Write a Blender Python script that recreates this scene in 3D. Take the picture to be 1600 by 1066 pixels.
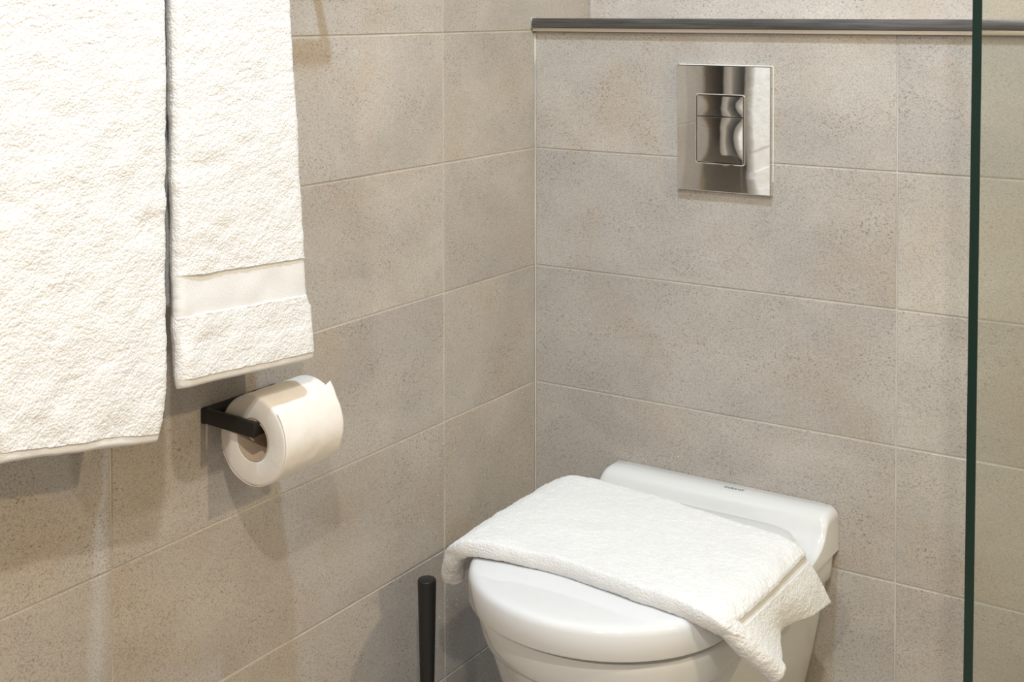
import bpy, bmesh, math, random
import numpy as np
from mathutils import Matrix, Vector

random.seed(7)
for o in list(bpy.data.objects):
    bpy.data.objects.remove(o)
scene = bpy.context.scene
COL = scene.collection

# ------------------------------------------------------------------ camera
# left wall is x = 0, lower back wall is y = 0, floor is z = 0
CAM = Vector((1.1954, -1.8402, 1.2354))
YAW, PITCH, ROLL = (math.radians(a) for a in (32.4149, 1.3148, -0.0773))
fw = Vector((-math.sin(YAW) * math.cos(PITCH), math.cos(YAW) * math.cos(PITCH), -math.sin(PITCH)))
rt = Vector((math.cos(YAW), math.sin(YAW), 0))
up = rt.cross(fw)
c_, s_ = math.cos(ROLL), math.sin(ROLL)
rt, up = rt * c_ + up * s_, up * c_ - rt * s_
cd = bpy.data.cameras.new('camera')
cam = bpy.data.objects.new('camera', cd)
COL.objects.link(cam)
cam.matrix_world = Matrix(((rt.x, up.x, -fw.x, CAM.x), (rt.y, up.y, -fw.y, CAM.y),
                           (rt.z, up.z, -fw.z, CAM.z), (0, 0, 0, 1)))
cd.sensor_fit = 'HORIZONTAL'
cd.sensor_width = 36.0
cd.lens = 36.0 * 2014.0721 / 1600.0
cd.shift_x = (800.0 - 856.7265) / 1600.0
cd.shift_y = (61.6125 - 533.0) / 1600.0
cd.clip_start = 0.02
scene.camera = cam

# ------------------------------------------------------------------ world, lamps, exposure
world = bpy.data.worlds.new('world')
scene.world = world
world.use_nodes = True
world.node_tree.nodes['Background'].inputs[0].default_value = (1.0, 0.93, 0.85, 1)
world.node_tree.nodes['Background'].inputs[1].default_value = 0.05
vs = scene.view_settings
vs.view_transform = 'Standard'
vs.look = 'None'
vs.gamma = 1.0
vs.use_curve_mapping = False
vs.exposure = 0.04

ROOM_H = 2.40
# (x, y, watts, colour): recessed ceiling spots
SPOTS = [
    (0.62, -0.86, 23.0, (0.56, 0.77, 1.0)),       # cool white
    (1.30, -1.90, 27.0, (1.0, 0.95, 0.86)),
]
# wall lamps, the last an added fill: x, y, z of the lamp mouth, watts, colour, facing
WALL_LAMPS = [
    (2.27, -0.72, 2.04, 18.0, (1.0, 0.78, 0.46), 'left'),
    (1.00, -2.67, 1.95, 14.0, (1.0, 0.95, 0.86), 'back'),  # unseen lamp added to brighten surfaces that face the camera
]
LAMP_R = 0.035

# ------------------------------------------------------------------ helpers
def tag(o, label=None, cat=None, group=None, kind=None):
    if label: o['label'] = label
    if cat: o['category'] = cat
    if group: o['group'] = group
    if kind: o['kind'] = kind
    return o

def link(o, parent=None):
    COL.objects.link(o)
    if parent is not None:
        o.parent = parent
    return o

def empty(name, loc, label, cat, group=None):
    o = bpy.data.objects.new(name, None)
    o.empty_display_size = 0.05
    o.location = loc
    link(o)
    return tag(o, label, cat, group)

def from_bm(name, bm, mat, parent=None, smooth=False, world_coords=True):
    """Vertices of bm are in world space; a parent's location is subtracted."""
    me = bpy.data.meshes.new(name)
    bmesh.ops.recalc_face_normals(bm, faces=bm.faces)
    if parent is not None and world_coords:
        bmesh.ops.translate(bm, verts=bm.verts, vec=-parent_loc(parent))
    bm.to_mesh(me)
    bm.free()
    if mat: me.materials.append(mat)
    if smooth:
        for p in me.polygons: p.use_smooth = True
    o = bpy.data.objects.new(name, me)
    return link(o, parent)

def parent_loc(p):
    v = Vector((0, 0, 0))
    while p is not None:
        v = v + Vector(p.location)
        p = p.parent
    return v

def from_np(name, V, F, mat, parent=None, smooth=True):
    me = bpy.data.meshes.new(name)
    V = np.asarray(V, dtype=np.float64)
    if parent is not None:
        V = V - np.array(parent_loc(parent))
    F = np.asarray(F, dtype=np.int32)
    me.vertices.add(len(V)); me.vertices.foreach_set('co', V.astype(np.float32).ravel())
    me.loops.add(F.size); me.loops.foreach_set('vertex_index', F.ravel())
    me.polygons.add(len(F))
    me.polygons.foreach_set('loop_start', np.arange(len(F), dtype=np.int32) * F.shape[1])
    me.polygons.foreach_set('loop_total', np.full(len(F), F.shape[1], dtype=np.int32))
    me.update(calc_edges=True)
    me.validate()
    if smooth:
        me.polygons.foreach_set('use_smooth', np.ones(len(me.polygons), dtype=bool))
    me.materials.append(mat)
    o = bpy.data.objects.new(name, me)
    return link(o, parent)

def bm_box(bm, lo, hi, bevel=0.0, seg=1):
    r = bmesh.ops.create_cube(bm, size=1.0)
    vs_ = r['verts']
    lo, hi = Vector(lo), Vector(hi)
    bmesh.ops.scale(bm, verts=vs_, vec=hi - lo)
    bmesh.ops.translate(bm, verts=vs_, vec=(lo + hi) / 2)
    if bevel > 0:
        es = list({e for v in vs_ for e in v.link_edges})
        bmesh.ops.bevel(bm, geom=es, offset=bevel, segments=seg, profile=0.5, affect='EDGES')

def box(name, lo, hi, mat, parent=None, bevel=0.0, seg=1, smooth=False):
    bm = bmesh.new()
    bm_box(bm, lo, hi, bevel, seg)
    return from_bm(name, bm, mat, parent, smooth)

def lathe(name, prof, axis, origin, mat, parent=None, n=48, closed=False):
    """prof: list of (r, h) ; axis 'z' or 'y' ; origin world point."""
    prof = np.array(prof, float)
    m = len(prof)
    a = np.linspace(0, 2 * np.pi, n, endpoint=False)
    ca, sa = np.cos(a), np.sin(a)
    r = prof[:, 0][:, None]; h = np.repeat(prof[:, 1][:, None], n, 1)
    if axis == 'z':
        V = np.stack([r * ca, r * sa, h], -1)
    elif axis == 'y':
        V = np.stack([r * ca, h, r * sa], -1)
    else:
        V = np.stack([h, r * ca, r * sa], -1)
    V = V.reshape(-1, 3) + np.array(origin)
    F = []
    rows = m if closed else m - 1
    for i in range(rows):
        for j in range(n):
            k = (i + 1) % m
            F.append((i * n + j, i * n + (j + 1) % n, k * n + (j + 1) % n, k * n + j))
    bm = bmesh.new()
    bv = [bm.verts.new(p) for p in V]
    for f in F: bm.faces.new([bv[i] for i in f])
    if not closed:
        if prof[0, 0] > 1e-6: bm.faces.new([bv[j] for j in range(n)])
        if prof[-1, 0] > 1e-6: bm.faces.new([bv[(m - 1) * n + j] for j in range(n)])
    bmesh.ops.remove_doubles(bm, verts=bm.verts, dist=1e-6)
    return from_bm(name, bm, mat, parent, True)

def autosmooth(o, deg=35):
    me = o.data
    for p in me.polygons: p.use_smooth = True
    bm = bmesh.new(); bm.from_mesh(me)
    for e in bm.edges:
        if len(e.link_faces) == 2 and e.calc_face_angle(0) > math.radians(deg):
            e.smooth = False
    bm.to_mesh(me); bm.free()
    return o

# value noise for cloth relief
_rng = np.random.default_rng(11)
_G = _rng.random((64, 64, 64)).astype(np.float32) * 2 - 1
def vnoise(P, scale, off=0.0):
    Q = np.asarray(P) * scale + off * 17.31 + 1000.0
    I = np.floor(Q).astype(int); f = Q - I
    f = f * f * (3 - 2 * f)
    i0 = I % 64; i1 = (I + 1) % 64
    x0, y0, z0 = i0[..., 0], i0[..., 1], i0[..., 2]
    x1, y1, z1 = i1[..., 0], i1[..., 1], i1[..., 2]
    fx, fy, fz = f[..., 0], f[..., 1], f[..., 2]
    def L(a, b, t): return a + (b - a) * t
    return L(L(L(_G[x0, y0, z0], _G[x1, y0, z0], fx), L(_G[x0, y1, z0], _G[x1, y1, z0], fx), fy),
             L(L(_G[x0, y0, z1], _G[x1, y0, z1], fx), L(_G[x0, y1, z1], _G[x1, y1, z1], fx), fy), fz)

# ------------------------------------------------------------------ materials
def new_mat(name):
    m = bpy.data.materials.new(name)
    m.use_nodes = True
    nt = m.node_tree
    b = nt.nodes['Principled BSDF']
    return m, nt, b

def simple(name, col, rough=0.5, metal=0.0, spec=0.5, coat=0.0):
    m, nt, b = new_mat(name)
    b.inputs['Base Color'].default_value = (*col, 1)
    b.inputs['Roughness'].default_value = rough
    b.inputs['Metallic'].default_value = metal
    b.inputs['Specular IOR Level'].default_value = spec
    b.inputs['Coat Weight'].default_value = coat
    return m

def N(nt, t, **kw):
    n = nt.nodes.new(t)
    for k, v in kw.items():
        setattr(n, k, v)
    return n

def ramp(nt, stops):
    r = N(nt, 'ShaderNodeValToRGB')
    el = r.color_ramp.elements
    while len(el) > 1: el.remove(el[-1])
    el[0].position = stops[0][0]; el[0].color = (*stops[0][1], 1)
    for p, c in stops[1:]:
        e = el.new(p); e.color = (*c, 1)
    return r

def mixc(nt, typ, fac, a, b):
    m = N(nt, 'ShaderNodeMix', data_type='RGBA', blend_type=typ)
    if isinstance(fac, (int, float)): m.inputs[0].default_value = fac
    else: nt.links.new(fac, m.inputs[0])
    for i, v in ((6, a), (7, b)):
        if isinstance(v, tuple): m.inputs[i].default_value = (*v, 1)
        else: nt.links.new(v, m.inputs[i])
    return m.outputs[2]

def stone_tile(name='stone_tile', gain=1.0):
    m, nt, b = new_mat(name)
    L = nt.links.new
    tc = N(nt, 'ShaderNodeTexCoord'); oi = N(nt, 'ShaderNodeObjectInfo')
    mul = N(nt, 'ShaderNodeVectorMath', operation='SCALE')
    cmb = N(nt, 'ShaderNodeCombineXYZ')
    m2 = N(nt, 'ShaderNodeMath', operation='MULTIPLY'); m2.inputs[1].default_value = 7.3
    m3 = N(nt, 'ShaderNodeMath', operation='MULTIPLY'); m3.inputs[1].default_value = 13.7
    L(oi.outputs['Random'], m2.inputs[0]); L(oi.outputs['Random'], m3.inputs[0])
    L(m2.outputs[0], cmb.inputs[0]); L(m3.outputs[0], cmb.inputs[1]); L(oi.outputs['Random'], cmb.inputs[2])
    L(cmb.outputs[0], mul.inputs[0]); mul.inputs['Scale'].default_value = 5.0
    add = N(nt, 'ShaderNodeVectorMath', operation='ADD')
    L(tc.outputs['Object'], add.inputs[0]); L(mul.outputs[0], add.inputs[1])
    co = add.outputs[0]
    # slanted bedding direction of the stone print
    mp = N(nt, 'ShaderNodeMapping')
    mp.inputs['Rotation'].default_value = (0.30, 0.30, 0.0)
    mp.inputs['Scale'].default_value = (1.0, 1.0, 1.45)
    L(co, mp.inputs['Vector'])
    def noise(vec, sc, det=3, rough=0.55, dist=0.0):
        n = N(nt, 'ShaderNodeTexNoise')
        n.inputs['Scale'].default_value = sc; n.inputs['Detail'].default_value = det
        n.inputs['Roughness'].default_value = rough; n.inputs['Distortion'].default_value = dist
        L(vec, n.inputs['Vector'])
        return n.outputs['Fac']
    cloud = ramp(nt, [(p, tuple(gain * v for v in c)) for p, c in ((0.34, (0.398, 0.366, 0.334)), (0.5, (0.443, 0.406, 0.364)), (0.66, (0.488, 0.448, 0.403)))])
    L(noise(mp.outputs[0], 4.5, 5, 0.6, 0.5), cloud.inputs[0])
    brown = ramp(nt, [(0.50, (0, 0, 0)), (0.68, (1, 1, 1))])
    L(noise(co, 6.0, 4, 0.6), brown.inputs[0])
    c1 = mixc(nt, 'MIX', 0.0, cloud.outputs[0], (0.42, 0.335, 0.245))
    fm = N(nt, 'ShaderNodeMath', operation='MULTIPLY'); fm.inputs[1].default_value = 0.42
    L(brown.outputs[0], fm.inputs[0]); L(fm.outputs[0], c1.node.inputs[0])
    # fine sandy grain and darker pits gathered along streaks
    g = ramp(nt, [(0.32, (0.58, 0.57, 0.56)), (0.48, (1, 1, 1)), (0.70, (1.18, 1.18, 1.19))])
    L(noise(mp.outputs[0], 500, 2, 0.6), g.inputs[0])
    c2 = mixc(nt, 'MULTIPLY', 0.8, c1, g.outputs[0])
    g2 = ramp(nt, [(0.34, (0.50, 0.45, 0.40)), (0.44, (1, 1, 1))])
    L(noise(mp.outputs[0], 240, 3, 0.65), g2.inputs[0])
    st = ramp(nt, [(0.42, (0.12, 0.12, 0.12)), (0.66, (0.95, 0.95, 0.95))])
    L(noise(mp.outputs[0], 11, 3, 0.6, 0.3), st.inputs[0])
    c3 = mixc(nt, 'MULTIPLY', st.outputs[0], c2, g2.outputs[0])
    # small tone change from tile to tile
    tone = ramp(nt, [(0.0, (0.94, 0.94, 0.95)), (1.0, (1.04, 1.03, 1.01))])
    L(oi.outputs['Random'], tone.inputs[0])
    c4 = mixc(nt, 'MULTIPLY', 1.0, c3, tone.outputs[0])
    L(c4, b.inputs['Base Color'])
    b.inputs['Roughness'].default_value = 0.46
    b.inputs['Specular IOR Level'].default_value = 0.35
    bp = N(nt, 'ShaderNodeBump'); bp.inputs['Strength'].default_value = 0.12; bp.inputs['Distance'].default_value = 0.001
    L(noise(co, 260, 2), bp.inputs['Height']); L(bp.outputs[0], b.inputs['Normal'])
    return m

def grout_mat():
    m, nt, b = new_mat('grout')
    L = nt.links.new
    tc = N(nt, 'ShaderNodeTexCoord')
    n = N(nt, 'ShaderNodeTexNoise'); n.inputs['Scale'].default_value = 5
    L(tc.outputs['Object'], n.inputs['Vector'])
    r = ramp(nt, [(0.38, (0.43, 0.395, 0.35)), (0.62, (0.60, 0.56, 0.50))])
    L(n.outputs['Fac'], r.inputs[0]); L(r.outputs[0], b.inputs['Base Color'])
    b.inputs['Roughness'].default_value = 0.75
    return m

def terry(name, col, scale=420, strength=0.5, loops=False):
    m, nt, b = new_mat(name)
    L = nt.links.new
    tc = N(nt, 'ShaderNodeTexCoord')
    if loops:                                  # cotton loops
        n = N(nt, 'ShaderNodeTexVoronoi', feature='SMOOTH_F1')
        n.inputs['Scale'].default_value = scale; n.inputs['Smoothness'].default_value = 0.6
        iv = N(nt, 'ShaderNodeMath', operation='MULTIPLY'); iv.inputs[1].default_value = -1.3
        L(n.outputs['Distance'], iv.inputs[0]); fine = iv.outputs[0]
    else:
        n = N(nt, 'ShaderNodeTexNoise'); n.inputs['Scale'].default_value = scale; n.inputs['Detail'].default_value = 2
        fine = n.outputs['Fac']
    L(tc.outputs['Object'], n.inputs['Vector'])
    n2 = N(nt, 'ShaderNodeTexNoise'); n2.inputs['Scale'].default_value = 60; n2.inputs['Detail'].default_value = 3
    L(tc.outputs['Object'], n2.inputs['Vector'])
    ad = N(nt, 'ShaderNodeMath', operation='ADD'); L(fine, ad.inputs[0]); L(n2.outputs['Fac'], ad.inputs[1])
    bp = N(nt, 'ShaderNodeBump'); bp.inputs['Strength'].default_value = strength; bp.inputs['Distance'].default_value = 0.002
    L(ad.outputs[0], bp.inputs['Height']); L(bp.outputs[0], b.inputs['Normal'])
    r = ramp(nt, [(0.3, tuple(c * 0.96 for c in col)), (0.7, col)])
    L(n2.outputs['Fac'], r.inputs[0]); L(r.outputs[0], b.inputs['Base Color'])
    b.inputs['Roughness'].default_value = 0.95
    b.inputs['Specular IOR Level'].default_value = 0.1
    b.inputs['Sheen Weight'].default_value = 0.25
    b.inputs['Sheen Roughness'].default_value = 0.6
    return m

def weave(name, col):
    m, nt, b = new_mat(name)
    L = nt.links.new
    tc = N(nt, 'ShaderNodeTexCoord')
    w = N(nt, 'ShaderNodeTexWave', wave_type='BANDS', bands_direction='Z')
    w.inputs['Scale'].default_value = 260; w.inputs['Distortion'].default_value = 1.0
    L(tc.outputs['Object'], w.inputs['Vector'])
    bp = N(nt, 'ShaderNodeBump'); bp.inputs['Strength'].default_value = 0.25; bp.inputs['Distance'].default_value = 0.001
    L(w.outputs['Fac'], bp.inputs['Height']); L(bp.outputs[0], b.inputs['Normal'])
    b.inputs['Base Color'].default_value = (*col, 1)
    b.inputs['Roughness'].default_value = 0.85
    b.inputs['Specular IOR Level'].default_value = 0.15
    return m

def chrome_mat(name, col, rough, wav=0.0, wscale=18):
    m, nt, b = new_mat(name)
    b.inputs['Base Color'].default_value = (*col, 1)
    b.inputs['Metallic'].default_value = 1.0
    b.inputs['Roughness'].default_value = rough
    if wav > 0:
        tc = N(nt, 'ShaderNodeTexCoord'); n = N(nt, 'ShaderNodeTexNoise')
        n.inputs['Scale'].default_value = wscale; n.inputs['Detail'].default_value = 0
        nt.links.new(tc.outputs['Object'], n.inputs['Vector'])
        bp = N(nt, 'ShaderNodeBump'); bp.inputs['Strength'].default_value = wav; bp.inputs['Distance'].default_value = 0.002
        nt.links.new(n.outputs['Fac'], bp.inputs['Height']); nt.links.new(bp.outputs[0], b.inputs['Normal'])
    return m

def steel_trim():
    m, nt, b = new_mat('dark_reflection_steel')
    L = nt.links.new
    tc = N(nt, 'ShaderNodeTexCoord')
    mp = N(nt, 'ShaderNodeMapping'); mp.inputs['Scale'].default_value = (6, 60, 220)
    L(tc.outputs['Object'], mp.inputs['Vector'])
    n = N(nt, 'ShaderNodeTexNoise'); n.inputs['Scale'].default_value = 2.0; n.inputs['Detail'].default_value = 4
    L(mp.outputs[0], n.inputs['Vector'])
    r = ramp(nt, [(0.3, (0.13, 0.135, 0.145)), (0.7, (0.26, 0.265, 0.28))])  # dark greys stand in for a dim room reflected in the metal
    L(n.outputs['Fac'], r.inputs[0]); L(r.outputs[0], b.inputs['Base Color'])
    b.inputs['Metallic'].default_value = 1.0
    b.inputs['Roughness'].default_value = 0.32
    return m

def glass_mat():
    m, nt, b = new_mat('green_tinted_glass')
    L = nt.links.new
    nt.nodes.remove(b)
    out = nt.nodes['Material Output']
    tr = N(nt, 'ShaderNodeBsdfTransparent'); tr.inputs[0].default_value = (0.965, 0.98, 0.94, 1)
    gl = N(nt, 'ShaderNodeBsdfGlossy'); gl.inputs['Roughness'].default_value = 0.0
    fr = N(nt, 'ShaderNodeFresnel')
    ge = N(nt, 'ShaderNodeNewGeometry')       # thin-slab Fresnel: same reflectance on entry and exit
    mr = N(nt, 'ShaderNodeMapRange'); mr.inputs['To Min'].default_value = 1.32; mr.inputs['To Max'].default_value = 1 / 1.32
    L(ge.outputs['Backfacing'], mr.inputs['Value']); L(mr.outputs[0], fr.inputs[0])
    mx = N(nt, 'ShaderNodeMixShader')
    L(fr.outputs[0], mx.inputs[0]); L(tr.outputs[0], mx.inputs[1]); L(gl.outputs[0], mx.inputs[2])
    L(mx.outputs[0], out.inputs[0])
    return m

M_TILE = stone_tile()
M_UPPER = stone_tile('pale_stone', 1.32)
M_GROUT = grout_mat()
M_TOWEL = terry('white_terry', (0.73, 0.725, 0.72), 400, 0.36, True)
M_WEAVE = weave('white_weave', (0.72, 0.715, 0.71))
M_CERAMIC = simple('white_ceramic', (0.67, 0.67, 0.665), 0.07, 0, 0.5, 0.3)
M_LID = simple('white_lid', (0.665, 0.67, 0.675), 0.08, 0, 0.5, 0.2)
M_CHROME = chrome_mat('chrome', (0.80, 0.80, 0.80), 0.03, 0.05, 14)
M_CHROME2 = chrome_mat('chrome_button', (0.82, 0.82, 0.82), 0.03, 0.06, 20)
M_GAP_SHADE = simple('gap_shade', (0.02, 0.02, 0.02), 0.5)
M_STEEL = steel_trim()
M_LIP = simple('tile_reflection_lip', (0.62, 0.55, 0.46), 0.35, 0.6)  # beige base colour stands in for tiles reflected in the metal lip
M_BLACK = simple('black_powder_coat', (0.012, 0.011, 0.010), 0.42, 0, 0.4)
M_PAPER = terry('tissue_paper', (0.74, 0.695, 0.64), 160, 0.12)
M_CARD = simple('cardboard', (0.46, 0.36, 0.27), 0.9)
M_GLASS = glass_mat()
M_GEDGE = simple('glass_edge_green', (0.004, 0.020, 0.014), 0.12, 0, 0.5)
M_CEIL = simple('white_paint', (0.72, 0.70, 0.68), 0.8)
M_FLOOR = simple('floor_stone', (0.36, 0.32, 0.27), 0.5)
M_LOGO = simple('logo_print', (0.10, 0.12, 0.16), 0.5)
M_SILIC = simple('silicone', (0.60, 0.565, 0.51), 0.5)

# ------------------------------------------------------------------ the room
TH, TW = 0.2, 0.6242           # tile pitch
JOINT = 0.0026
YL = 0.2586                    # first upright joint on the left wall
REC = 0.182                    # depth of the ledge over the boxed-in cistern
ROOM_X, ROOM_Y = 2.35, -2.75
LEDGE_Z = 1.2165
GR = 0.0013                    # joint recess

box('floor', (-0.1, ROOM_Y - 0.1, -0.06), (ROOM_X + 0.1, REC + 0.1, 0), M_FLOOR)['kind'] = 'structure'
box('ceiling', (-0.1, ROOM_Y - 0.1, ROOM_H), (ROOM_X + 0.1, REC + 0.1, ROOM_H + 0.06), M_CEIL)['kind'] = 'structure'
wl = tag(box('wall_left', (-0.1, ROOM_Y, 0), (-GR, REC + 0.1, ROOM_H), M_GROUT), kind='structure')
wb = tag(box('wall_back', (0, GR, 0), (ROOM_X, REC, LEDGE_Z - 0.012), M_GROUT), kind='structure')
wu = tag(box('wall_back_upper', (0, REC + GR, LEDGE_Z - 0.1), (ROOM_X, REC + 0.1, ROOM_H), M_GROUT), kind='structure')
tag(box('wall_right', (ROOM_X, ROOM_Y, 0), (ROOM_X + 0.1, REC + 0.1, ROOM_H), M_TILE), kind='structure')
tag(box('wall_front', (-0.1, ROOM_Y - 0.1, 0), (ROOM_X + 0.1, ROOM_Y, ROOM_H), M_TILE), kind='structure')

_tile_mesh = {}
def tile(axis, parent, a0, a1, z0, z1, face, deep=0.009, mat=None):
    """axis 'x': tile lies on the left wall (a is y); axis 'y': on a back wall (a is x)."""
    h = JOINT / 2
    w, hh = (a1 - a0) - 2 * h, (z1 - z0) - 2 * h
    key = (axis, round(w, 4), round(hh, 4))
    if key not in _tile_mesh:
        bm = bmesh.new()
        if axis == 'x': bm_box(bm, (-deep, -w / 2, -hh / 2), (0, w / 2, hh / 2), 0.0007, 1)
        else: bm_box(bm, (-w / 2, 0, -hh / 2), (w / 2, deep, hh / 2), 0.0007, 1)
        me = bpy.data.meshes.new('tile'); bmesh.ops.recalc_face_normals(bm, faces=bm.faces)
        bm.to_mesh(me); bm.free(); me.materials.append(mat or M_TILE)
        _tile_mesh[key] = me
    o = bpy.data.objects.new('tile', _tile_mesh[key])
    j = random.uniform(-0.00025, 0.00025)
    o.location = (face + j, (a0 + a1) / 2, (z0 + z1) / 2) if axis == 'x' else ((a0 + a1) / 2, face + j, (z0 + z1) / 2)
    link(o, parent)
    return o

rows = [(TH * k, TH * (k + 1)) for k in range(12)]
for (z0, z1) in rows:
    cuts = [REC, -YL] + [-YL - TW * k for k in range(1, 4)] + [ROOM_Y]
    for a1, a0 in zip(cuts[:-1], cuts[1:]):
        if z0 < 1.19 and a1 == REC: a1 = -0.0006
        elif a1 == REC: a1 = REC + 0.006
        tile('x', wl, a0, a1, z0, z1, 0.0)
for (z0, z1) in rows[:6]:
    cuts = [0.0006, TW, 2 * TW, 3 * TW, ROOM_X]
    for a0, a1 in zip(cuts[:-1], cuts[1:]):
        tile('y', wb, a0, a1, z0, z1 if z1 < 1.19 else 1.2005, 0.0)
for (z0, z1) in [(LEDGE_Z, 1.41)] + [(1.41 + 0.3 * k, min(1.41 + 0.3 * (k + 1), ROOM_H)) for k in range(4)]:
    if z1 - z0 < 0.05: continue
    for a0, a1 in ((0.0006, 1.16), (1.16, ROOM_X)):
        tile('y', wu, a0, a1, z0, z1, REC, 0.009, M_UPPER)
# ledge top
lt = box('ledge_top', (0.0006, 0.0, LEDGE_Z - 0.0125), (ROOM_X - 0.001, REC - 0.0008, LEDGE_Z), M_TILE, wb)
# steel edging along the ledge
tr = tag(bpy.data.objects.new('trim_1', None), kind='structure'); link(tr)
tr.location = (0.6, -0.004, 1.21)
autosmooth(box('edge_profile', (0.0012, -0.0140, 1.2056), (ROOM_X - 0.002, 0.006, 1.2212), M_STEEL, tr, 0.0012, 2))
autosmooth(box('lower_lip', (0.0012, -0.0105, 1.1990), (ROOM_X - 0.002, -0.0006, 1.2054), M_LIP, tr, 0.0008, 2))
autosmooth(box('end_cap', (0.0002, -0.0150, 1.2046), (0.0030, 0.004, 1.2222), M_CHROME, tr, 0.0008, 2))
# silicone bead in the corner
bm = bmesh.new()
zz = np.linspace(0.02, 1.197, 60)
ring = []
for i, z in enumerate(zz):
    r0 = 0.0017 + 0.0006 * float(vnoise(np.array([z, 0.3, 0.7]), 30.0)) + (0.0016 if z > 1.15 else 0)
    ring.append([bm.verts.new((x, y, z)) for x, y in ((0.0, 0.0), (r0, 0.0), (r0 * 0.45, -r0 * 0.45), (0.0, -r0))])
for a, b_ in zip(ring[:-1], ring[1:]):
    for k in range(4): bm.faces.new((a[k], a[(k + 1) % 4], b_[(k + 1) % 4], b_[k]))
sb = from_bm('trim_2', bm, M_SILIC, None, True); sb['kind'] = 'structure'

# ------------------------------------------------------------------ ceiling spots (the room's lamps)
for i, (x, y, wts, colr) in enumerate(SPOTS):
    names = ['recessed ceiling spotlight nearest the towels and left wall',
             'recessed ceiling spotlight farthest from the toilet']
    e = empty('ceiling_spotlight', (x, y, ROOM_H), names[i], 'lamp', 'recessed ceiling spotlights')
    lathe('bezel', [(0.040, 0), (0.052, 0), (0.052, -0.003), (0.043, -0.006), (0.040, -0.004)], 'z', (x, y, ROOM_H), M_CHROME, e, 40, True)
    ld = bpy.data.lights.new('spot_lamp', 'AREA')
    ld.shape = 'DISK'; ld.size = LAMP_R * 2; ld.energy = wts; ld.color = colr
    lo = bpy.data.objects.new('spot_lamp', ld)
    lo.location = (0, 0, -0.008)
    link(lo, e)

WL_LABELS = ['small chrome wall lamp high on the right wall', 'added unseen chrome fill lamp high on the wall facing the toilet']
for (wx, wy, wz, ww_, wc_, face), wlab in zip(WALL_LAMPS, WL_LABELS):
    left = face == 'left'
    wpos = ROOM_X if left else -ROOM_Y                      # distance of the wall along the lamp axis
    lp = wx if left else -wy                                # lamp mouth along the axis
    base = (ROOM_X, wy, wz) if left else (wx, ROOM_Y, wz)
    wlamp = empty('wall_lamp', base, wlab, 'lamp', 'wall lamps')
    if left: lo_, hi_ = (ROOM_X - 0.012, wy - 0.045, wz - 0.045), (ROOM_X - 0.0004, wy + 0.045, wz + 0.045)
    else: lo_, hi_ = (wx - 0.045, ROOM_Y + 0.0004, wz - 0.045), (wx + 0.045, ROOM_Y + 0.012, wz + 0.045)
    autosmooth(box('back_plate', lo_, hi_, M_CHROME, wlamp, 0.003, 2))
    cup = [(0.018, wpos - 0.012), (0.040, wpos - 0.020), (0.044, lp + 0.004), (0.041, lp + 0.004), (0.036, wpos - 0.022), (0.018, wpos - 0.016)]
    if left: lathe('lamp_cup', cup, 'x', (0, wy, wz), M_CHROME, wlamp, 40, True)
    else: lathe('lamp_cup', [(r, -h) for r, h in cup], 'y', (wx, 0, wz), M_CHROME, wlamp, 40, True)
    ld = bpy.data.lights.new('lamp_bulb', 'AREA')
    ld.shape = 'DISK'; ld.size = 0.07; ld.energy = ww_; ld.color = wc_
    lo = bpy.data.objects.new('lamp_bulb', ld)
    lo.location = (wx - ROOM_X - 0.002, 0, 0) if left else (0, wy - ROOM_Y + 0.002, 0)
    lo.rotation_euler = (0, math.radians(84), 0) if left else (math.radians(84), 0, 0)
    link(lo, wlamp)

# ------------------------------------------------------------------ toilet
TX = 0.3437
def outline(w, yf, ys, yb, wb=None, n=2.02, nb=7.0, k=96, x0=TX):
    a = np.linspace(0, 2 * np.pi, k, endpoint=False)
    c, s = np.cos(a), np.sin(a)
    wb = w if wb is None else wb
    X = np.zeros(k); Y = np.zeros(k)
    for i in range(k):
        if s[i] <= 1e-9:                      # front half
            X[i] = np.sign(c[i]) * abs(c[i]) ** (2 / n) * w
            Y[i] = ys - (ys - yf) * abs(s[i]) ** (2 / n)
        else:
            t = abs(s[i]) ** (2 / nb)
            ww = w + (wb - w) * t
            X[i] = np.sign(c[i]) * abs(c[i]) ** (2 / nb) * ww
            Y[i] = ys + (yb - ys) * t
    return np.stack([X + x0, Y], -1)

def loft(name, loops, mat, parent, cap0=True, cap1=True, smooth=True):
    """loops: list of (outline Nx2, z)"""
    bm = bmesh.new()
    R = [[bm.verts.new((p[0], p[1], z)) for p in o] for o, z in loops]
    n = len(R[0])
    for a, b_ in zip(R[:-1], R[1:]):
        for j in range(n):
            bm.faces.new((a[j], a[(j + 1) % n], b_[(j + 1) % n], b_[j]))
    for R0, flag in ((R[0], cap0), (R[-1], cap1)):
        if flag:
            cx = sum((v.co for v in R0), Vector()) / n
            cv = bm.verts.new(cx)
            for j in range(n): bm.faces.new((R0[j], R0[(j + 1) % n], cv))
    o = from_bm(name, bm, mat, parent, True)
    return autosmooth(o, 40)

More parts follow.
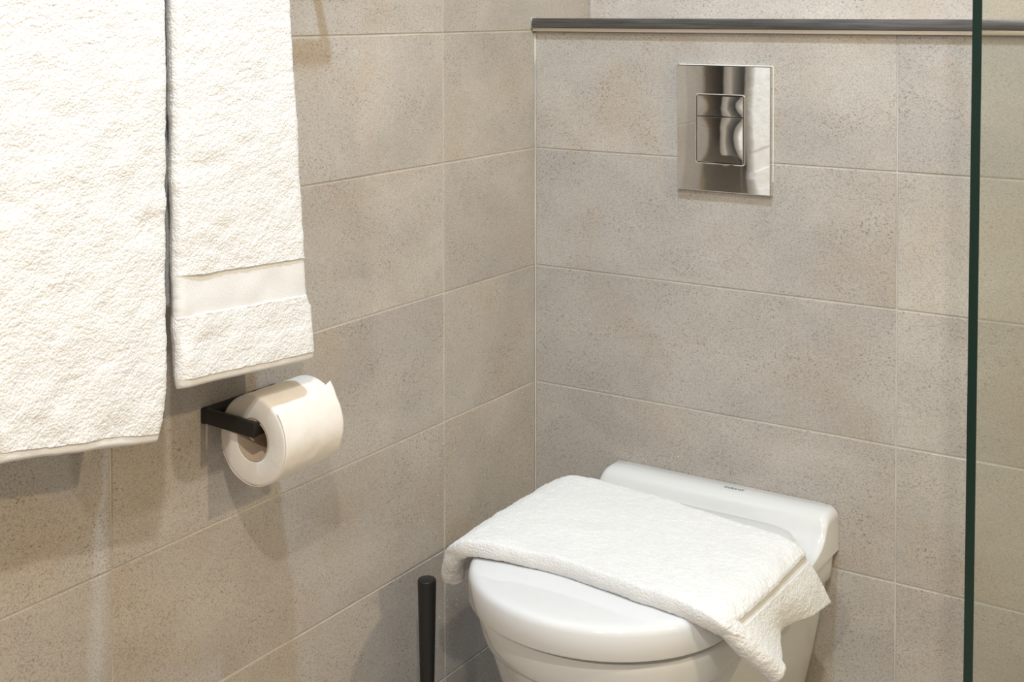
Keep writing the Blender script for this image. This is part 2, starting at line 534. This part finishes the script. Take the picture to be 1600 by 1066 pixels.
toilet = empty('toilet', (TX, -0.25, 0.10), 'white wall-hung toilet with closed lid against the back wall', 'toilet')
YS = -0.3579
bowl_rows = [  # z, w, yf, wb
    (0.100, 0.085, -0.300, 0.105), (0.103, 0.100, -0.325, 0.120), (0.15, 0.112, -0.365, 0.134),
    (0.217, 0.128, -0.410, 0.150), (0.270, 0.140, -0.440, 0.163), (0.327, 0.152, -0.468, 0.175),
    (0.370, 0.160, -0.487, 0.182), (0.3885, 0.1635, -0.4945, 0.185), (0.3905, 0.1675, -0.499, 0.189),
    (0.3945, 0.1695, -0.502, 0.1925), (0.410, 0.1735, -0.508, 0.1945), (0.427, 0.1762, -0.5130, 0.1955), (0.4365, 0.1768, -0.514, 0.1955),
    (0.4400, 0.1755, -0.5127, 0.1945), (0.4416, 0.1725, -0.509, 0.192), (0.4418, 0.150, -0.49, 0.17)]
loft('bowl', [(outline(w, yf, max(YS, yf + 0.11), -0.0012, wb, 2.05, 26.0), z) for z, w, yf, wb in bowl_rows], M_CERAMIC, toilet)
# raised ceramic ledge behind the lid
prof = [(-0.0012, 0.430), (-0.0012, 0.4905), (-0.0022, 0.4945), (-0.0055, 0.4968), (-0.030, 0.4962), (-0.0395, 0.4945),
        (-0.0465, 0.4900), (-0.0515, 0.4830), (-0.0555, 0.4745), (-0.0615, 0.4655), (-0.0710, 0.4580), (-0.0840, 0.4525),
        (-0.1020, 0.4482), (-0.1250, 0.4465), (-0.1500, 0.4463), (-0.1500, 0.430)]
def smooth_poly(p, sub=4):
    p = np.array(p, float); out = []
    m = len(p)
    for i in range(m):
        p0, p1, p2, p3 = p[(i - 1) % m], p[i], p[(i + 1) % m], p[(i + 2) % m]
        out.append(p1)
    return np.array(out)
PR = np.array(prof)
xs = []
HW = 0.1918
bm = bmesh.new(); secs = []
for t in np.concatenate([[0, 0.25, 0.5, 0.8, 1.2, 1.8, 2.6, 3.6, 5, 7, 10], np.linspace(14, 2 * 191.8 - 14, 24), 383.6 - np.array([10, 7, 5, 3.6, 2.6, 1.8, 1.2, 0.8, 0.5, 0.25, 0])]):
    t = t / 1000.0
    d = min(t, 2 * HW - t)
    x = TX + 0.0038 - HW + t
    q = 1 - math.sqrt(max(0.0, 1 - (1 - min(d / 0.012, 1)) ** 2))      # rounded ends
    P2 = PR.copy()
    base = 0.430
    top = P2[:, 1] > base + 1e-4
    drop = 0.0125 * q + 0.003 * max(0, 1 - d / 0.030) ** 2
    P2[top, 1] = np.maximum(base + 0.004, np.minimum(P2[top, 1], 0.4968) - drop * (P2[top, 1] - base) / (0.4968 - base))
    secs.append([bm.verts.new((x, p[0], p[1])) for p in P2])
m_ = len(PR)
for a, b_ in zip(secs[:-1], secs[1:]):
    for k in range(m_): bm.faces.new((a[k], a[(k + 1) % m_], b_[(k + 1) % m_], b_[k]))
bm.faces.new(secs[0]); bm.faces.new(secs[-1])
led = from_bm('ceramic_ledge', bm, M_CERAMIC, toilet, True)
autosmooth(led, 55)
# seat ring and lid
def lid_loop(i, z, yb=-0.098):
    return (outline(0.1874 - i, -0.5308 + i, YS, yb - i, 0.1860 - i, 2.03, 9.0), z)
loft('seat', [lid_loop(0.018, 0.4420), lid_loop(0.0165, 0.4432), lid_loop(0.0165, 0.4496), lid_loop(0.02, 0.4502)], M_LID, toilet)
LZ = 0.4935
lid = loft('lid', [lid_loop(0.018, 0.4504), lid_loop(0.004, 0.4504), lid_loop(0.0012, 0.4510), lid_loop(0.0, 0.4528), lid_loop(0.0, 0.474), lid_loop(0.0004, 0.481),
                   lid_loop(0.0014, 0.4848), lid_loop(0.0034, 0.4880), lid_loop(0.0064, 0.4902), lid_loop(0.0105, 0.4914),
                   lid_loop(0.020, 0.4921), lid_loop(0.045, 0.4930), lid_loop(0.09, LZ), lid_loop(0.14, LZ + 0.0004)], M_LID, toilet)
for sx in (-0.075, 0.075):
    lathe('hinge', [(0.0, -0.012), (0.0085, -0.012), (0.0095, -0.010), (0.0095, 0.010), (0.0085, 0.012), (0.0, 0.012)], 'x',
          (TX + sx, -0.091, 0.4600), M_LID, lid, 24)
# maker's name printed on the ledge
tcu = bpy.data.curves.new('logo', 'FONT')
tcu.body = 'DURAVIT'; tcu.size = 0.0075; tcu.extrude = 0.00008; tcu.align_x = 'CENTER'; tcu.align_y = 'CENTER'; tcu.space_character = 1.05
tob = bpy.data.objects.new('logo_tmp', tcu); COL.objects.link(tob)
dg = bpy.context.evaluated_depsgraph_get()
tme = bpy.data.meshes.new_from_object(tob.evaluated_get(dg))
bpy.data.objects.remove(tob)
tme.materials.clear(); tme.materials.append(M_LOGO)
lg = bpy.data.objects.new('lettering', tme)
link(lg, led)
lg.location = Vector((0.3800, -0.0235, 0.4970)) - parent_loc(toilet)
lg.scale = (1.0, 1.15, 1.0)
lg['label'] = 'small grey DURAVIT lettering'

# ------------------------------------------------------------------ flush plate
FX0, FX1, FZ0, FZ1 = 0.2750, 0.4332, 0.9515, 1.1485
plate = empty('flush_plate', ((FX0 + FX1) / 2, 0, FZ0), 'square chrome flush plate with two buttons on the tiled wall above the toilet', 'flush plate')
def bowed_panel(name, x0, x1, z0, z1, y0, y1, bow, mat, parent, bev=0.0012, nx=24, nz=30):
    """thin slab whose front face (y1, towards -y) bulges slightly"""
    X = np.linspace(x0 + bev, x1 - bev, nx); Z = np.linspace(z0 + bev, z1 - bev, nz)
    bm = bmesh.new()
    g = []
    for z in Z:
        row = []
        for x in X:
            u_, v_ = (x - x0) / (x1 - x0) * 2 - 1, (z - z0) / (z1 - z0) * 2 - 1
            row.append(bm.verts.new((x, y1 - bow * (1 - u_ ** 2) * (1 - v_ ** 2), z)))
        g.append(row)
    for i in range(nz - 1):
        for j in range(nx - 1):
            bm.faces.new((g[i][j], g[i][j + 1], g[i + 1][j + 1], g[i + 1][j]))
    border = g[0] + [r[-1] for r in g[1:]] + g[-1][-2::-1] + [r[0] for r in g[-2:0:-1]]
    def ext(ring, fx, y):
        out = []
        for v in ring:
            x = x0 + (0 if fx == 0 else fx) if abs(v.co.x - min(r.co.x for r in ring)) < 1e-6 else v.co.x
            out.append(v)
        return out
    cx, cz = (x0 + x1) / 2, (z0 + z1) / 2
    sx, sz = (x1 - x0) / (x1 - x0 - 2 * bev), (z1 - z0) / (z1 - z0 - 2 * bev)
    r1 = [bm.verts.new((cx + (v.co.x - cx) * sx, y1 + bev, cz + (v.co.z - cz) * sz)) for v in border]
    r2 = [bm.verts.new((v.co.x, y0, v.co.z)) for v in r1]
    n = len(border)
    for A, B in ((border, r1), (r1, r2)):
        for k in range(n): bm.faces.new((A[k], A[(k + 1) % n], B[(k + 1) % n], B[k]))
    bm.faces.new(r2)
    o = from_bm(name, bm, mat, parent, True)
    return autosmooth(o, 30)
bowed_panel('plate', FX0, FX1, FZ0, FZ1, -0.0003, -0.0110, 0.0003, M_CHROME, plate)
BX0, BX1, BZ0, BZM, BZ1 = 0.3105, 0.3890, 0.9975, 1.0690, 1.1015
box('button_gap_shade', (BX0 - 0.0018, -0.0118, BZ0 - 0.0018), (BX1 + 0.0018, -0.0104, BZ1 + 0.0018), M_GAP_SHADE, plate)  # near-black box behind the buttons paints the shade in their gaps
fr_e = 0.0030
def frame_ring():
    bm = bmesh.new()
    r = 0.004
    def rr(x0, x1, z0, z1, rad, y):
        pts = []
        for cx, cz, a0 in ((x1 - rad, z1 - rad, 0), (x0 + rad, z1 - rad, 90), (x0 + rad, z0 + rad, 180), (x1 - rad, z0 + rad, 270)):
            for k in range(6):
                a = math.radians(a0 + 90 * k / 5)
                pts.append(bm.verts.new((cx + rad * math.cos(a), y, cz + rad * math.sin(a))))
        return pts
    o0, o1 = fr_e, 0.0008
    A = rr(BX0 - o0, BX1 + o0, BZ0 - o0, BZ1 + o0, r, -0.0105)
    B = rr(BX0 - o0 + .0003, BX1 + o0 - .0003, BZ0 - o0 + .0003, BZ1 + o0 - .0003, r, -0.0132)
    C = rr(BX0 - o0 + .0012, BX1 + o0 - .0012, BZ0 - o0 + .0012, BZ1 + o0 - .0012, r * .8, -0.0136)
    D = rr(BX0 - o1, BX1 + o1, BZ0 - o1, BZ1 + o1, r * .6, -0.0126)
    E_ = rr(BX0 - o1, BX1 + o1, BZ0 - o1, BZ1 + o1, r * .6, -0.0105)
    for P, Q in ((A, B), (B, C), (C, D), (D, E_), (E_, A)):
        n = len(P)
        for k in range(n): bm.faces.new((P[k], P[(k + 1) % n], Q[(k + 1) % n], Q[k]))
    return from_bm('button_frame', bm, M_CHROME2, plate, True)
bfr = autosmooth(frame_ring(), 25)
bowed_panel('small_button', BX0, BX1, BZM + 0.0006, BZ1, -0.0105, -0.0134, 0.0004, M_CHROME2, bfr, 0.0008, 16, 10)
bowed_panel('large_button', BX0, BX1, BZ0, BZM - 0.0006, -0.0105, -0.0134, 0.0006, M_CHROME2, bfr, 0.0008, 16, 16)
# silicone smear around the plate
box('silicone_seam', (FX0 - 0.0012, -0.0016, FZ0 + 0.02), (FX1 + 0.0012, 0.0, FZ1 + 0.0012), M_SILIC, plate, 0.0006)

# ------------------------------------------------------------------ glass screen
glass = empty('shower_screen', (0.861, -0.25, 0.0), 'frameless green-edged glass shower screen right of the toilet', 'shower screen')
def sheared_box(name, lo, hi, mat, parent, bev=0.0):
    bm = bmesh.new(); bm_box(bm, lo, hi, bev)
    for v in bm.verts:
        v.co.x += 0.0076 * (v.co.z - 1.245)
        if v.co.y < -0.3: v.co.y += 0.0
    return from_bm(name, bm, mat, parent)
GX0, GX1, GY = 0.8562, 0.8661, -0.5
sheared_box('pane', (GX0, GY + 0.0008, 0.004), (GX1, -0.004, 2.05), M_GLASS, glass)
sheared_box('polished_edge', (GX0 + 0.0002, GY, 0.004), (GX1 - 0.0002, GY + 0.0007, 2.05), M_GEDGE, glass)
sheared_box('floor_seal', (GX0 - 0.002, GY, 0.0), (GX1 + 0.002, -0.004, 0.0038), M_SILIC, glass)

# ------------------------------------------------------------------ toilet brush
bx, by, bz = 0.08, -0.4065, 0.4292
brush = empty('toilet_brush', (bx, by, 0), 'black toilet brush with tapered handle standing beside the toilet by the left wall', 'toilet brush')
lathe('handle', [(0.0, bz), (0.0120, bz), (0.0128, bz - 0.0006), (0.0132, bz - 0.002), (0.0100, 0.27), (0.0090, 0.15), (0.0, 0.15)], 'z', (bx, by, 0), M_BLACK, brush, 40)
lathe('holder', [(0.0, 0.0), (0.046, 0.0), (0.048, 0.002), (0.048, 0.149), (0.046, 0.152), (0.0, 0.152)], 'z', (bx, by, 0), M_BLACK, brush, 48)

# ------------------------------------------------------------------ toilet paper holder and roll
RX, RZ = 0.0755, 0.7205
RY0, RY1 = -0.7385, -0.6365
holder = empty('toilet_paper_holder', (0, -0.70, 0.74), 'black flat-bar toilet paper holder on the left wall below the towels', 'toilet paper holder')
autosmooth(box('wall_plate', (0.0004, -0.7500, 0.7310), (0.0060, -0.6250, 0.7505), M_BLACK, holder, 0.0012, 2))
def bar(name, p0, p1, half_w, half_h, mat, parent, bev=0.0012):
    """flat bar between two points; half_h vertical, half_w sideways"""
    p0, p1 = Vector(p0), Vector(p1)
    d = (p1 - p0); Ln = d.length; d.normalize()
    upv = Vector((0, 0, 1)); side = d.cross(upv).normalized(); upv = side.cross(d)
    bm = bmesh.new(); bm_box(bm, (0, -half_w, -half_h), (Ln, half_w, half_h), bev, 2)
    bm.transform(Matrix(((d.x, side.x, upv.x, p0.x), (d.y, side.y, upv.y, p0.y), (d.z, side.z, upv.z, p0.z), (0, 0, 0, 1))))
    return autosmooth(from_bm(name, bm, mat, parent))
bar('arm', (0.0020, -0.7455, 0.7410), (0.0890, -0.7455, 0.7372), 0.0042, 0.0092, M_BLACK, holder, 0.0020)
bar('rod', (0.0835, -0.7485, 0.7368), (0.0835, -0.6300, 0.7368), 0.0042, 0.0080, M_BLACK, holder, 0.0016)

roll = empty('toilet_roll', (RX, -0.69, RZ - 0.054), 'white toilet paper roll with a loose sheet end on the black holder', 'toilet roll')
RR, RC = 0.0545, 0.0255
pp = [(RC, RY0 + 0.001), (RC + 0.003, RY0), (RR - 0.004, RY0 + 0.0002), (RR - 0.001, RY0 + 0.001), (RR, RY0 + 0.003)]
pp += [(RR + 0.0004 * math.sin(k * 1.7), RY0 + 0.003 + (RY1 - RY0 - 0.006) * k / 12) for k in range(1, 12)]
pp += [(RR, RY1 - 0.003), (RR - 0.002, RY1 - 0.0005), (RC + 0.003, RY1), (RC, RY1 - 0.001)]
paper = lathe('paper', pp, 'y', (RX, 0, RZ), M_PAPER, roll, 96, True)
lathe('core', [(RC - 0.0002, RY0 + 0.0006), (RC - 0.0002, RY1 - 0.0006), (RC - 0.0014, RY1 - 0.0006), (RC - 0.0014, RY0 + 0.0006)], 'y', (RX, 0, RZ), M_CARD, roll, 64, True)
# loose outer sheet
na, ny = 70, 40
Vs = []
for i in range(na):
    for j in range(ny):
        t = j / (ny - 1)
        a_end = math.radians(44 + 16 * t * t)
        a = math.radians(-165) + (a_end - math.radians(-165)) * i / (na - 1)
        f = i / (na - 1)
        lift = 0.0004 + 0.0010 * max(0, (f - 0.75) / 0.25) ** 2 + 0.0036 * max(0, (f - 0.90) / 0.10) ** 1.3 * max(0, (t - 0.35) / 0.65) ** 1.6
        lift += 0.0006 * float(vnoise(np.array([a * 0.06, t * 0.1, 0.2]), 60.0)) 
        r_ = RR + lift
        Vs.append((RX + r_ * math.cos(a), RY0 + 0.0008 + (RY1 - RY0 - 0.002 + 0.004 * max(0, (f - 0.9) / 0.1)) * t, RZ + r_ * math.sin(a)))
Fs = [(i * ny + j, i * ny + j + 1, (i + 1) * ny + j + 1, (i + 1) * ny + j) for i in range(na - 1) for j in range(ny - 1)]
sh = from_np('loose_sheet', Vs, Fs, M_PAPER, paper)
md = sh.modifiers.new('thickness', 'SOLIDIFY'); md.thickness = 0.0004; md.offset = 0

# ------------------------------------------------------------------ towel rail
BARX, BARZ = 0.075, 1.3265
rail = empty('towel_rail', (0, -0.90, BARZ), 'black flat-bar wall-mounted rail carrying the two hanging white towels', 'towel rail')
bar('rail_bar', (BARX, -1.222, BARZ), (BARX, -0.555, BARZ), 0.0042, 0.0100, M_BLACK, rail, 0.0015)
for yy in (-0.5605, -1.2165):
    bk = bar('bracket', (0.0030, yy, BARZ), (BARX, yy, BARZ), 0.0050, 0.0098, M_BLACK, rail, 0.0015)
    autosmooth(box('wall_plate', (0.0004, yy - 0.012, BARZ - 0.016), (0.0040, yy + 0.012, BARZ + 0.016), M_BLACK, bk, 0.001, 2))

# ------------------------------------------------------------------ cloth slabs
def clustered(n, d, L):
    """n samples in 0..1 with extra ones near both borders (d metres of L)"""
    e = (1 - np.cos(np.linspace(0, np.pi / 2, 9))) * (d / L)
    mid = np.linspace(d / L, 1 - d / L, n + 2)[1:-1]
    return np.unique(np.concatenate([e, mid, 1 - e]))

def slab(S, T, us, vs, Lu, Lv, rel, thick=None, seed=0.0, ru=1.0, rv=1.0):
    """closed thick cloth around the mid surface S(u, v).  rel(P,U,V) -> relief height.
    returns (top V, bottom V, nu, nv)"""
    U, V = np.meshgrid(us, vs, indexing='ij')
    P = S(U, V)
    du = np.gradient(P, axis=0); dv = np.gradient(P, axis=1)
    n = np.cross(du, dv); n /= np.linalg.norm(n, axis=-1, keepdims=True) + 1e-12
    def edge(d, r): return np.sqrt(np.clip(1 - (1 - np.clip(d / r, 0, 1)) ** 2, 0, 1))
    r = T / 2
    tk = thick(U, V) if thick is not None else np.ones_like(U)
    e = edge(np.minimum(U, 1 - U) * Lu, r * ru * tk) * edge(np.minimum(V, 1 - V) * Lv, r * rv * tk)
    h = T / 2 * e * tk
    k = rel(P, U, V)
    top = P + n * (h + k * np.clip(e * 1.5, 0, 1))[..., None]
    k2 = rel(P + 3.1, U, V)
    bot = P - n * (h + k2 * np.clip(e * 1.5, 0, 1))[..., None]
    return top, bot, e

def grid_faces(i0, i1, nv, base=0, flip=False):
    I, J = np.meshgrid(np.arange(i0, i1), np.arange(nv - 1), indexing='ij')
    a = base + I * nv + J; b_ = a + 1; c = a + nv + 1; d = a + nv
    f = np.stack([a, b_, c, d] if flip else [a, d, c, b_], -1).reshape(-1, 4)
    return f

def slab_object(name, top, bot, i0, i1, mat, parent):
    nv = top.shape[1]
    V = np.concatenate([top[i0:i1 + 1].reshape(-1, 3), bot[i0:i1 + 1].reshape(-1, 3)])
    m = (i1 - i0 + 1) * nv
    F = np.concatenate([grid_faces(0, i1 - i0, nv, 0), grid_faces(0, i1 - i0, nv, m, True)])
    return from_np(name, V, F, mat, parent)

def hanging_towel(label, yl_f, yr_f, zb_l, zb_r, zback, bands, hem, seed, T=0.024):
    th = empty('bath_towel', (BARX, (yl_f(0.9) + yr_f(0.9)) / 2, zb_l), label, 'towel', 'white bath towels on the rail')
    Rp = 0.0092 + T / 2 + 0.001
    zb_m = (zb_l + zb_r) / 2
    Lf = BARZ - zb_m; La = math.pi * Rp; Lb = BARZ - zback
    Lt = Lf + La + Lb
    # dense sampling on the front, coarse elsewhere
    s = np.unique(np.round(np.concatenate([
        np.array([0, .0003, .001, .002, .0035, .005, .007, .009, .0105, .0115, .012, .0125, .0135]),
        np.arange(0.015, Lf, 0.0020), np.linspace(Lf, Lf + La, 16), np.arange(Lf + La + 0.01, Lt - 0.012, 0.010),
        Lt - np.array([.012, .009, .006, .003, .001, 0])] + [np.array([b - .0008, b, b + .0008]) for bb in bands for b in bb]), 5))
    us = s / Lt
    W = abs(yr_f(0.9) - yl_f(0.9))
    vs_ = clustered(int(W / 0.0020), T / 2, W)
    def S(U, V):
        sd = U * Lt
        zb = zb_l + (zb_r - zb_l) * V
        a = np.clip(sd / Lf, 0, 1)
        zf = zb + (BARZ - zb) * a
        ph = np.clip((sd - Lf) / La, 0, 1) * math.pi
        b_ = np.clip((sd - Lf - La) / Lb, 0, 1)
        front = sd <= Lf; back = sd >= Lf + La
        z = np.where(front, zf, np.where(back, BARZ - (BARZ - zback) * b_, BARZ + Rp * np.sin(ph)))
        x = np.where(front, BARX + Rp, np.where(back, BARX - Rp, BARX + Rp * np.cos(ph)))
        zz_ = np.clip(z, 0.70, BARZ)
        yl, yr = yl_f(zz_), yr_f(zz_)
        y = yl + (yr - yl) * V
        Q = np.stack([x, y, z], -1)
        low = np.clip((BARZ - 0.03 - z) / 0.25, 0, 1)
        x = x + low * (0.0030 * vnoise(Q * np.array([0.2, 1, 0.45]), 14, seed) + 0.0015 * vnoise(Q, 40, seed + 1))
        y = y + low * 0.0014 * vnoise(np.stack([x * 0, V * 0.3, z], -1), 55, seed + 3) + 0.0005 * vnoise(np.stack([x * 0, V * 0.3, z], -1), 300, seed + 4)
        # the free lower end stands a little farther off the wall
        fl = 0.016 * np.where(front, np.clip((BARZ - 0.05 - z) / 0.45, 0, 1), 0) ** 1.5
        return np.stack([x + fl, y - 0.98 * fl, z + 0.40 * fl], -1)
    def mask(U):
        sd = U * Lt
        m = np.where(sd < hem, 0.15, 1.0)
        for b0, b1 in bands: m = np.where((sd > b0) & (sd < b1), 0.12, m)
        return m
    def rel(P, U, V):
        Q = P * np.array([1, 0.8, 1.5])
        k = 0.0006 * vnoise(Q, 45, seed + 5) + 0.00028 * vnoise(Q, 150, seed + 6) + 0.0006 * vnoise(Q, 360, seed + 7)
        return k * mask(U)
    def thick(U, V):
        sd = U * Lt
        t = np.where(sd < hem, 0.86, 1.0)
        for b0, b1 in bands: t = np.where((sd > b0) & (sd < b1), 0.80, t)
        return t
    top, bot, e = slab(S, T, us, vs_, Lt, W, rel, thick, seed, 0.55)
    if True:
        def idx(v): return int(np.argmin(abs(s - v)))
        cuts = [0, idx(hem)]
        names = ['hem']
        for b0, b1 in bands:
            names += ['border', 'woven_band']; cuts += [idx(b0), idx(b1)]
        names.append('pile'); cuts.append(len(s) - 1)
        for nm, i0, i1 in zip(names, cuts[:-1], cuts[1:]):
            slab_object(nm, top, bot, i0, i1, M_WEAVE if nm in ('hem', 'woven_band') else M_TOWEL, th)
    return th

def interp(zs, ys):
    return lambda z: np.interp(z, zs, ys)
hanging_towel('shorter white terry towel with a woven band hanging nearest the corner',
              interp([0.80, 0.84, 1.0, 1.25, 1.3265], [-0.869, -0.8745, -0.877, -0.879, -0.880]),
              interp([0.80, 0.87, 0.885, 0.93, 1.0, 1.25, 1.3265], [-0.661, -0.6655, -0.672, -0.677, -0.681, -0.699, -0.708]),
              0.8195, 0.8040, 0.90, [(0.080, 0.126)], 0.011, 1.0)
hanging_towel('longer white terry towel hanging at the left edge over the rail',
              interp([0.76, 0.80, 0.85, 1.0, 1.3265], [-1.081, -1.090, -1.104, -1.125, -1.130]),
              interp([0.76, 0.785, 0.82, 0.88, 1.0, 1.25, 1.3265], [-0.903, -0.898, -0.892, -0.889, -0.8880, -0.8895, -0.890]),
              0.8040, 0.7700, 0.84, [], 0.012, 2.0)

# ------------------------------------------------------------------ folded towel on the lid
def cr(P, t):
    """Catmull-Rom through rows of control points; P (n, ...), t in 0..1"""
    n = len(P)
    x = np.clip(t, 0, 1) * (n - 1)
    i = np.clip(np.floor(x).astype(int), 0, n - 2); f = (x - i)
    p0, p1, p2, p3 = P[np.maximum(i - 1, 0)], P[i], P[i + 1], P[np.minimum(i + 2, n - 1)]
    f = f.reshape(f.shape + (1,) * (p1.ndim - f.ndim))
    return 0.5 * ((2 * p1) + (-p0 + p2) * f + (2 * p0 - 5 * p1 + 4 * p2 - p3) * f ** 2 + (-p0 + 3 * p1 - 3 * p2 + p3) * f ** 3)
TT = 0.024
ZM = LZ + TT / 2 + 0.0002
# rows from back to front, columns from the left end to the right hem
net = np.array([
    [(.112, -.150, .452), (.128, -.150, .478), (.150, -.148, .498), (.190, -.142, ZM), (.30, -.152, ZM), (.42, -.172, ZM), (.492, -.186, ZM), (.530, -.194, ZM - .001), (.552, -.192, .4950), (.565, -.181, .472), (.574, -.169, .447), (.581, -.158, .4225)],
    [(.112, -.235, .450), (.128, -.235, .477), (.150, -.234, .498), (.190, -.232, ZM), (.30, -.232, ZM), (.42, -.238, ZM), (.492, -.248, ZM), (.532, -.257, ZM - .001), (.554, -.256, .4950), (.566, -.243, .472), (.573, -.228, .449), (.577, -.215, .428)],
    [(.112, -.322, .448), (.128, -.324, .476), (.150, -.326, .498), (.190, -.326, ZM), (.30, -.326, ZM), (.42, -.330, ZM), (.492, -.336, ZM), (.533, -.340, ZM - .0012), (.555, -.336, .4945), (.563, -.320, .474), (.565, -.304, .454), (.563, -.292, .438)],
    [(.114, -.375, .442), (.131, -.390, .473), (.153, -.398, .497), (.190, -.398, ZM), (.30, -.392, ZM), (.42, -.400, ZM), (.490, -.405, ZM - .0005), (.530, -.408, ZM - .003), (.551, -.402, .4920), (.565, -.384, .471), (.576, -.362, .448), (.585, -.345, .426)],
    [(.118, -.403, .443), (.135, -.424, .473), (.157, -.438, .496), (.190, -.437, ZM), (.30, -.424, ZM), (.42, -.436, ZM), (.480, -.440, ZM - .001), (.521, -.442, ZM - .007), (.544, -.438, .4885), (.563, -.420, .469), (.581, -.395, .443), (.597, -.370, .415)],
])
ft = empty('hand_towel', (TX, -0.29, LZ), 'folded white terry hand towel draped over the closed toilet lid', 'towel')
Lu, Lv = 0.62, 0.29
usd = np.unique(np.concatenate([clustered(300, TT / 2, Lu), [0.739, 0.742, 0.7425, 0.7745, 0.775, 0.778, 0.978]]))
vsd = clustered(150, TT * 0.75, Lv)
def SD(U, V):
    us_, vv = U[:, 0], V[0, :]
    A = cr(net.transpose(1, 0, 2), us_)                 # (nu, 5, 3)
    B = cr(A.transpose(1, 0, 2), vv)                     # (nv, nu, 3)
    P = B.transpose(1, 0, 2).copy()
    on = np.exp(-((P[..., 2] - ZM) / 0.004) ** 2)
    P[..., 2] += (1 - on) * 0.0012 * vnoise(P, 35, 9)
    P[..., 1] += 0.0012 * vnoise(P * np.array([1, 0.2, 1]), 45, 8.0)
    return P
iband0, iband1 = 0.742, 0.775
def relD(P, U, V):
    k = 0.0005 * vnoise(P, 110, 3) + 0.0007 * vnoise(P, 300, 4) + 0.0014 * vnoise(P, 24, 5)
    return k * np.where((U > iband0) & (U < iband1), 0.15, np.where(U > iband0, 0.6, 1.0))
def thickD(U, V):
    roll_ = np.exp(-(np.clip((1 - V) * Lv - 0.016, 0, 1) / 0.014) ** 2)
    ends = np.clip((0.20 - U) / 0.12, 0, 1) + np.clip((U - 0.76) / 0.08, 0, 1)
    t = 1.0 + 0.15 * roll_ * ends
    flap = np.clip((U - 0.73) / 0.03, 0, 1) * (1 - np.clip((V - 0.80) / 0.07, 0, 1))
    t = t * (1 - 0.45 * flap)
    return t * np.where((U > iband0) & (U < iband1), 0.86, 1.0)
topd, botd, _ = slab(SD, TT, usd, vsd, Lu, Lv, relD, thickD, 0.0, 1.0, 1.5)
def idd(v): return int(np.argmin(abs(usd - v)))
slab_object('pile', topd, botd, 0, idd(iband0), M_TOWEL, ft)
slab_object('woven_band', topd, botd, idd(iband0), idd(iband1), M_WEAVE, ft)
slab_object('towel_end', topd, botd, idd(iband1), idd(0.978), M_TOWEL, ft)
slab_object('hem', topd, botd, idd(0.978), len(usd) - 1, M_WEAVE, ft)

def tube_part(name, pts, rad, seed, flat=0.92):
    pts = np.array(pts, float); rad = np.array(rad, float)
    n, m = 90, 64
    t = np.linspace(0, 1, n)
    C_ = cr(pts, t); R_ = np.interp(t, np.linspace(0, 1, len(rad)), rad)
    seglen = np.linalg.norm(np.diff(C_, axis=0), axis=1).sum()
    d = (1 - t) * seglen                                   # rounded free end
    R_ = R_ * np.sqrt(np.clip(1 - (1 - np.clip(d / 0.010, 0, 1)) ** 2, 0, 1))
    tg = np.gradient(C_, axis=0); tg /= np.linalg.norm(tg, axis=1, keepdims=True)
    upv = np.array([0, 0, 1.0])
    sd = np.cross(tg, upv); sd /= np.linalg.norm(sd, axis=1, keepdims=True)
    uv = np.cross(sd, tg)
    a = np.linspace(0, 2 * np.pi, m, endpoint=False)
    dirs = sd[:, None] * np.cos(a)[None, :, None] + flat * uv[:, None] * np.sin(a)[None, :, None]
    V = C_[:, None] + dirs * R_[:, None, None]
    k = 0.0004 * vnoise(V, 110, seed) + 0.0006 * vnoise(V, 300, seed + 1) + 0.0018 * vnoise(V, 40, seed + 2)
    V = V + dirs * (k * np.clip(R_ / 0.01, 0, 1)[:, None])[..., None]
    I, J = np.meshgrid(np.arange(n - 1), np.arange(m), indexing='ij')
    F = np.stack([I * m + J, I * m + (J + 1) % m, (I + 1) * m + (J + 1) % m, (I + 1) * m + J], -1).reshape(-1, 4)
    return from_np(name, V.reshape(-1, 3), F, M_TOWEL, ft)
tube_part('rolled_corner', [(.530, -.420, .502), (.550, -.418, .4875), (.566, -.404, .464), (.581, -.385, .440), (.594, -.368, .418)], [.010, .0150, .0165, .0165, .0155], 21.0)
tube_part('rolled_corner', [(.170, -.418, .504), (.150, -.420, .492), (.133, -.412, .470), (.121, -.400, .450), (.114, -.390, .434)], [.010, .0140, .0160, .0165, .0160], 25.0)

# ------------------------------------------------------------------ dried water specks on the tiles
def specks(name, parent, pts, axis):
    bm = bmesh.new()
    for (a, z, r) in pts:
        m = Matrix.Translation((0.0003, a, z)) if axis == 'x' else Matrix.Translation((a, -0.0003, z))
        sc = Matrix.Diagonal((0.5, 1, 1, 1)) if axis == 'x' else Matrix.Diagonal((1, 0.5, 1, 1))
        bmesh.ops.create_icosphere(bm, subdivisions=1, radius=r, matrix=m @ sc)
    o = from_bm(name, bm, M_SPECK, parent, True)
    o['kind'] = 'stuff'
    return o
M_SPECK = simple('dried_drop', (0.80, 0.77, 0.72), 0.25)
rs = random.Random(3)
specks('water_specks', wl, [(rs.uniform(-0.32, -0.02), 0.30 + 0.36 * rs.random() ** 1.4, rs.uniform(0.0005, 0.0011)) for _ in range(70)], 'x')
specks('water_specks', wb, [(rs.uniform(0.01, 0.82), 0.30 + 0.55 * rs.random() ** 1.6, rs.uniform(0.0004, 0.0009)) for _ in range(50)], 'y')
